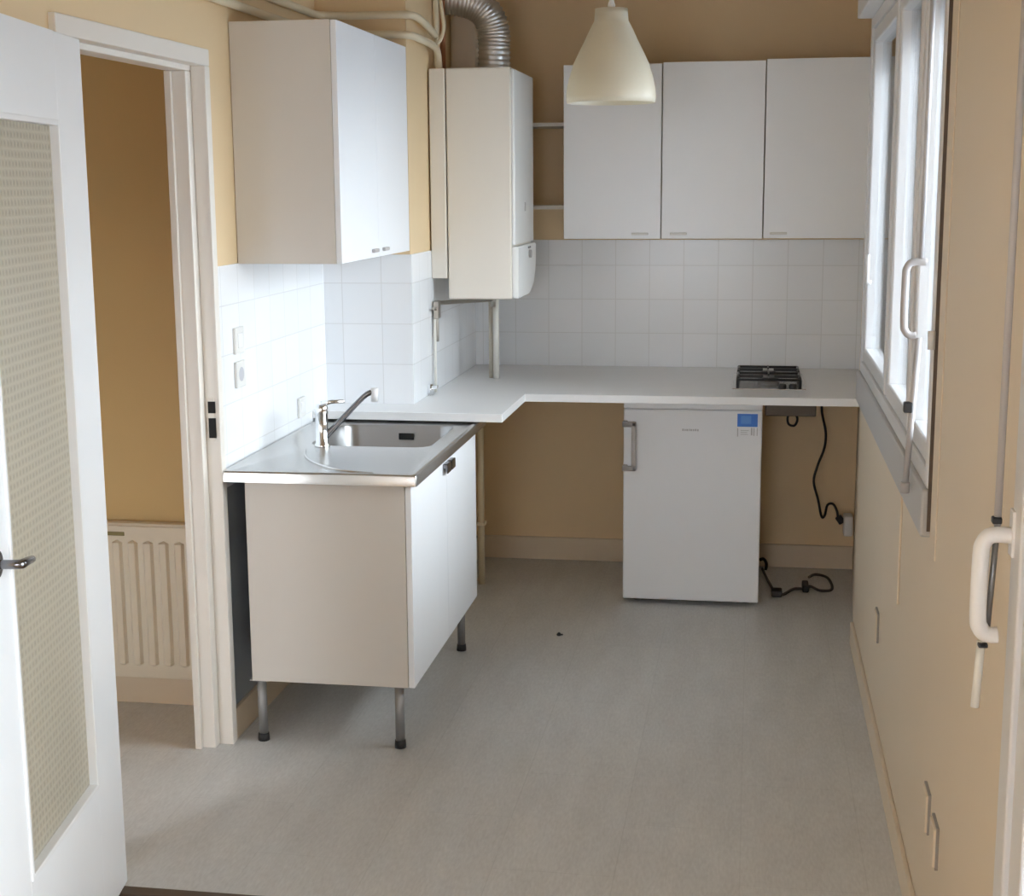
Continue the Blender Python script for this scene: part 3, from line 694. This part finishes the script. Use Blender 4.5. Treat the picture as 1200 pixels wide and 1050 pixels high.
# ------------------------------------------------------------ hall radiator
rad = empty('radiator', (-2.15, 4.40, .10), 'cream panel radiator on the hall wall seen through the doorway', 'radiator')
R = MB(); x0, x1, z0, z1 = -2.62, -1.762, .103, .618
R.box(x0, x1, 4.392, 4.400, z0, z1, .003)
n = 15; pit = (x1-x0-.06)/n
for i in range(n):
    xm = x0+.03+pit*(i+.5)
    t = bmesh.new(); pr2 = [(-pit*.33, 0), (-pit*.2, -.012), (pit*.2, -.012), (pit*.33, 0)]
    A = [t.verts.new((xm+a, 4.392+b2, z0+.05)) for a, b2 in pr2]; B = [t.verts.new((xm+a, 4.392+b2, z1-.055)) for a, b2 in pr2]
    A0 = t.verts.new((xm, 4.392, z0+.040)); B0 = t.verts.new((xm, 4.392, z1-.046))
    for k in range(3): t.faces.new((A[k], A[k+1], B[k+1], B[k]))
    t.faces.new((A0, A[1], A[0])); t.faces.new((A0, A[2], A[1])); t.faces.new((A0, A[3], A[2]))
    t.faces.new((B0, B[0], B[1])); t.faces.new((B0, B[1], B[2])); t.faces.new((B0, B[2], B[3]))
    t.faces.new((A[0], B[0], B0, B[3], A[3], A0))
    R._join(t)
R.build('front_panel', M_rad, rad)
MB().box(x0, x1, 4.400, 4.435, z1-.004, z1+.008, .002).build('top_grille', M_rad, rad)
MB().box(x0+.01, x1-.01, 4.401, 4.434, z0+.01, z1-.006).build('convector', mat('dark_convector', (.22, .18, .12), .6), rad)
MB().box(-2.09, -2.005, 4.390, 4.3935, .585, .598, .001).build('maker_plate', mat('olive_label', (.20, .17, .06), .5), rad)
MB().tube([(-1.735, 4.41, .0), (-1.735, 4.41, .145), (-1.765, 4.412, .15)], .008, 10).build('feed_pipe', M_hole, rad, 'dark feed pipe and valve')

# ------------------------------------------------------------ outdoors seen through the glass
struct('ground', MB().box(-60, 160, -60, 200, -9.2, -9), M_ground, label='paved ground far below outside', cat='ground')
bld = empty('apartment_building', (9, 26, -9), 'pale apartment block outside beyond the window', 'building')
MB().box(3.0, 22, 28, 38, -9, 4).build('facade', M_conc, bld)
for i in range(6):
    for j in range(4): MB().box(4.2+i*2.9, 5.6+i*2.9, 27.95, 28.02, -7.6+j*2.8, -6.1+j*2.8).build('window', mat('dusk_glass', (.10, .13, .17), .15), bld)
br_ = empty('balcony_rail', (.64, 5.8, .9), 'bluish balcony parapet outside the window', 'railing')
MB().box(.95, 1.9, 6.9, 7.0, -.2, 1.02).build('parapet', M_conc, br_)

# ------------------------------------------------------------ light: overcast sky
W = bpy.data.worlds.new('overcast_sky'); S.world = W; W.use_nodes = True
n, l = W.node_tree.nodes, W.node_tree.links
bg = n['Background']; tc = n.new('ShaderNodeTexCoord'); sp = n.new('ShaderNodeSeparateXYZ'); l.new(tc.outputs['Generated'], sp.inputs[0])
rp = n.new('ShaderNodeValToRGB'); rp.color_ramp.elements[0].position = 0; rp.color_ramp.elements[0].color = (.42, .43, .45, 1)
rp.color_ramp.elements[1].position = 1; rp.color_ramp.elements[1].color = (.91, .955, 1.0, 1)
l.new(sp.outputs['Z'], rp.inputs[0]); l.new(rp.outputs[0], bg.inputs[0]); bg.inputs[1].default_value = 10
def portal(name, loc, rot, sx, sy):
    L = bpy.data.lights.new(name, 'AREA'); L.shape = 'RECTANGLE'; L.size = sx; L.size_y = sy; L.cycles.is_portal = True
    o = bpy.data.objects.new(name, L); o.location = loc; o.rotation_euler = rot; COL.objects.link(o)
portal('window_portal', (.56, (WY0+WY1)/2, (WZ0+WZ1)/2), (0, PI/2, 0), WZ1-WZ0, WY1-WY0)
portal('balcony_portal', (.56, (BY0+BY1)/2, BZ1/2), (0, PI/2, 0), BZ1, BY1-BY0)
portal('hall_portal', (-2.35, 1.89, .85), (PI/2, 0, PI), .5, .9)

portal('rear_portal', (-.6, Y0-.13, 1.4), (PI/2, 0, PI), .8, 1.4)

# ------------------------------------------------------------ camera
cam = bpy.data.cameras.new('camera'); co = bpy.data.objects.new('camera', cam); COL.objects.link(co); S.camera = co
cam.sensor_width = 36; cam.sensor_fit = 'HORIZONTAL'; cam.lens = 1718.076/1200*36; cam.clip_start = .02; cam.clip_end = 500
r = Vector((0.986958986, 0.160813752, -0.007134192)); u = Vector((-0.021381961, 0.174896073, 0.984354700)); f = Vector((-0.159545515, 0.971365174, -0.176053764))
co.matrix_world = Matrix(((r.x, u.x, -f.x, 0), (r.y, u.y, -f.y, 0), (r.z, u.z, -f.z, 1.7), (0, 0, 0, 1)))

vs = S.view_settings; vs.view_transform = 'Standard'; vs.look = 'None'; vs.gamma = 1; vs.use_curve_mapping = False; vs.exposure = 1.3
S.cycles.use_denoising = True; S.cycles.max_bounces = 12; S.cycles.diffuse_bounces = 8; S.cycles.transparent_max_bounces = 16; S.cycles.sample_clamp_indirect = 8
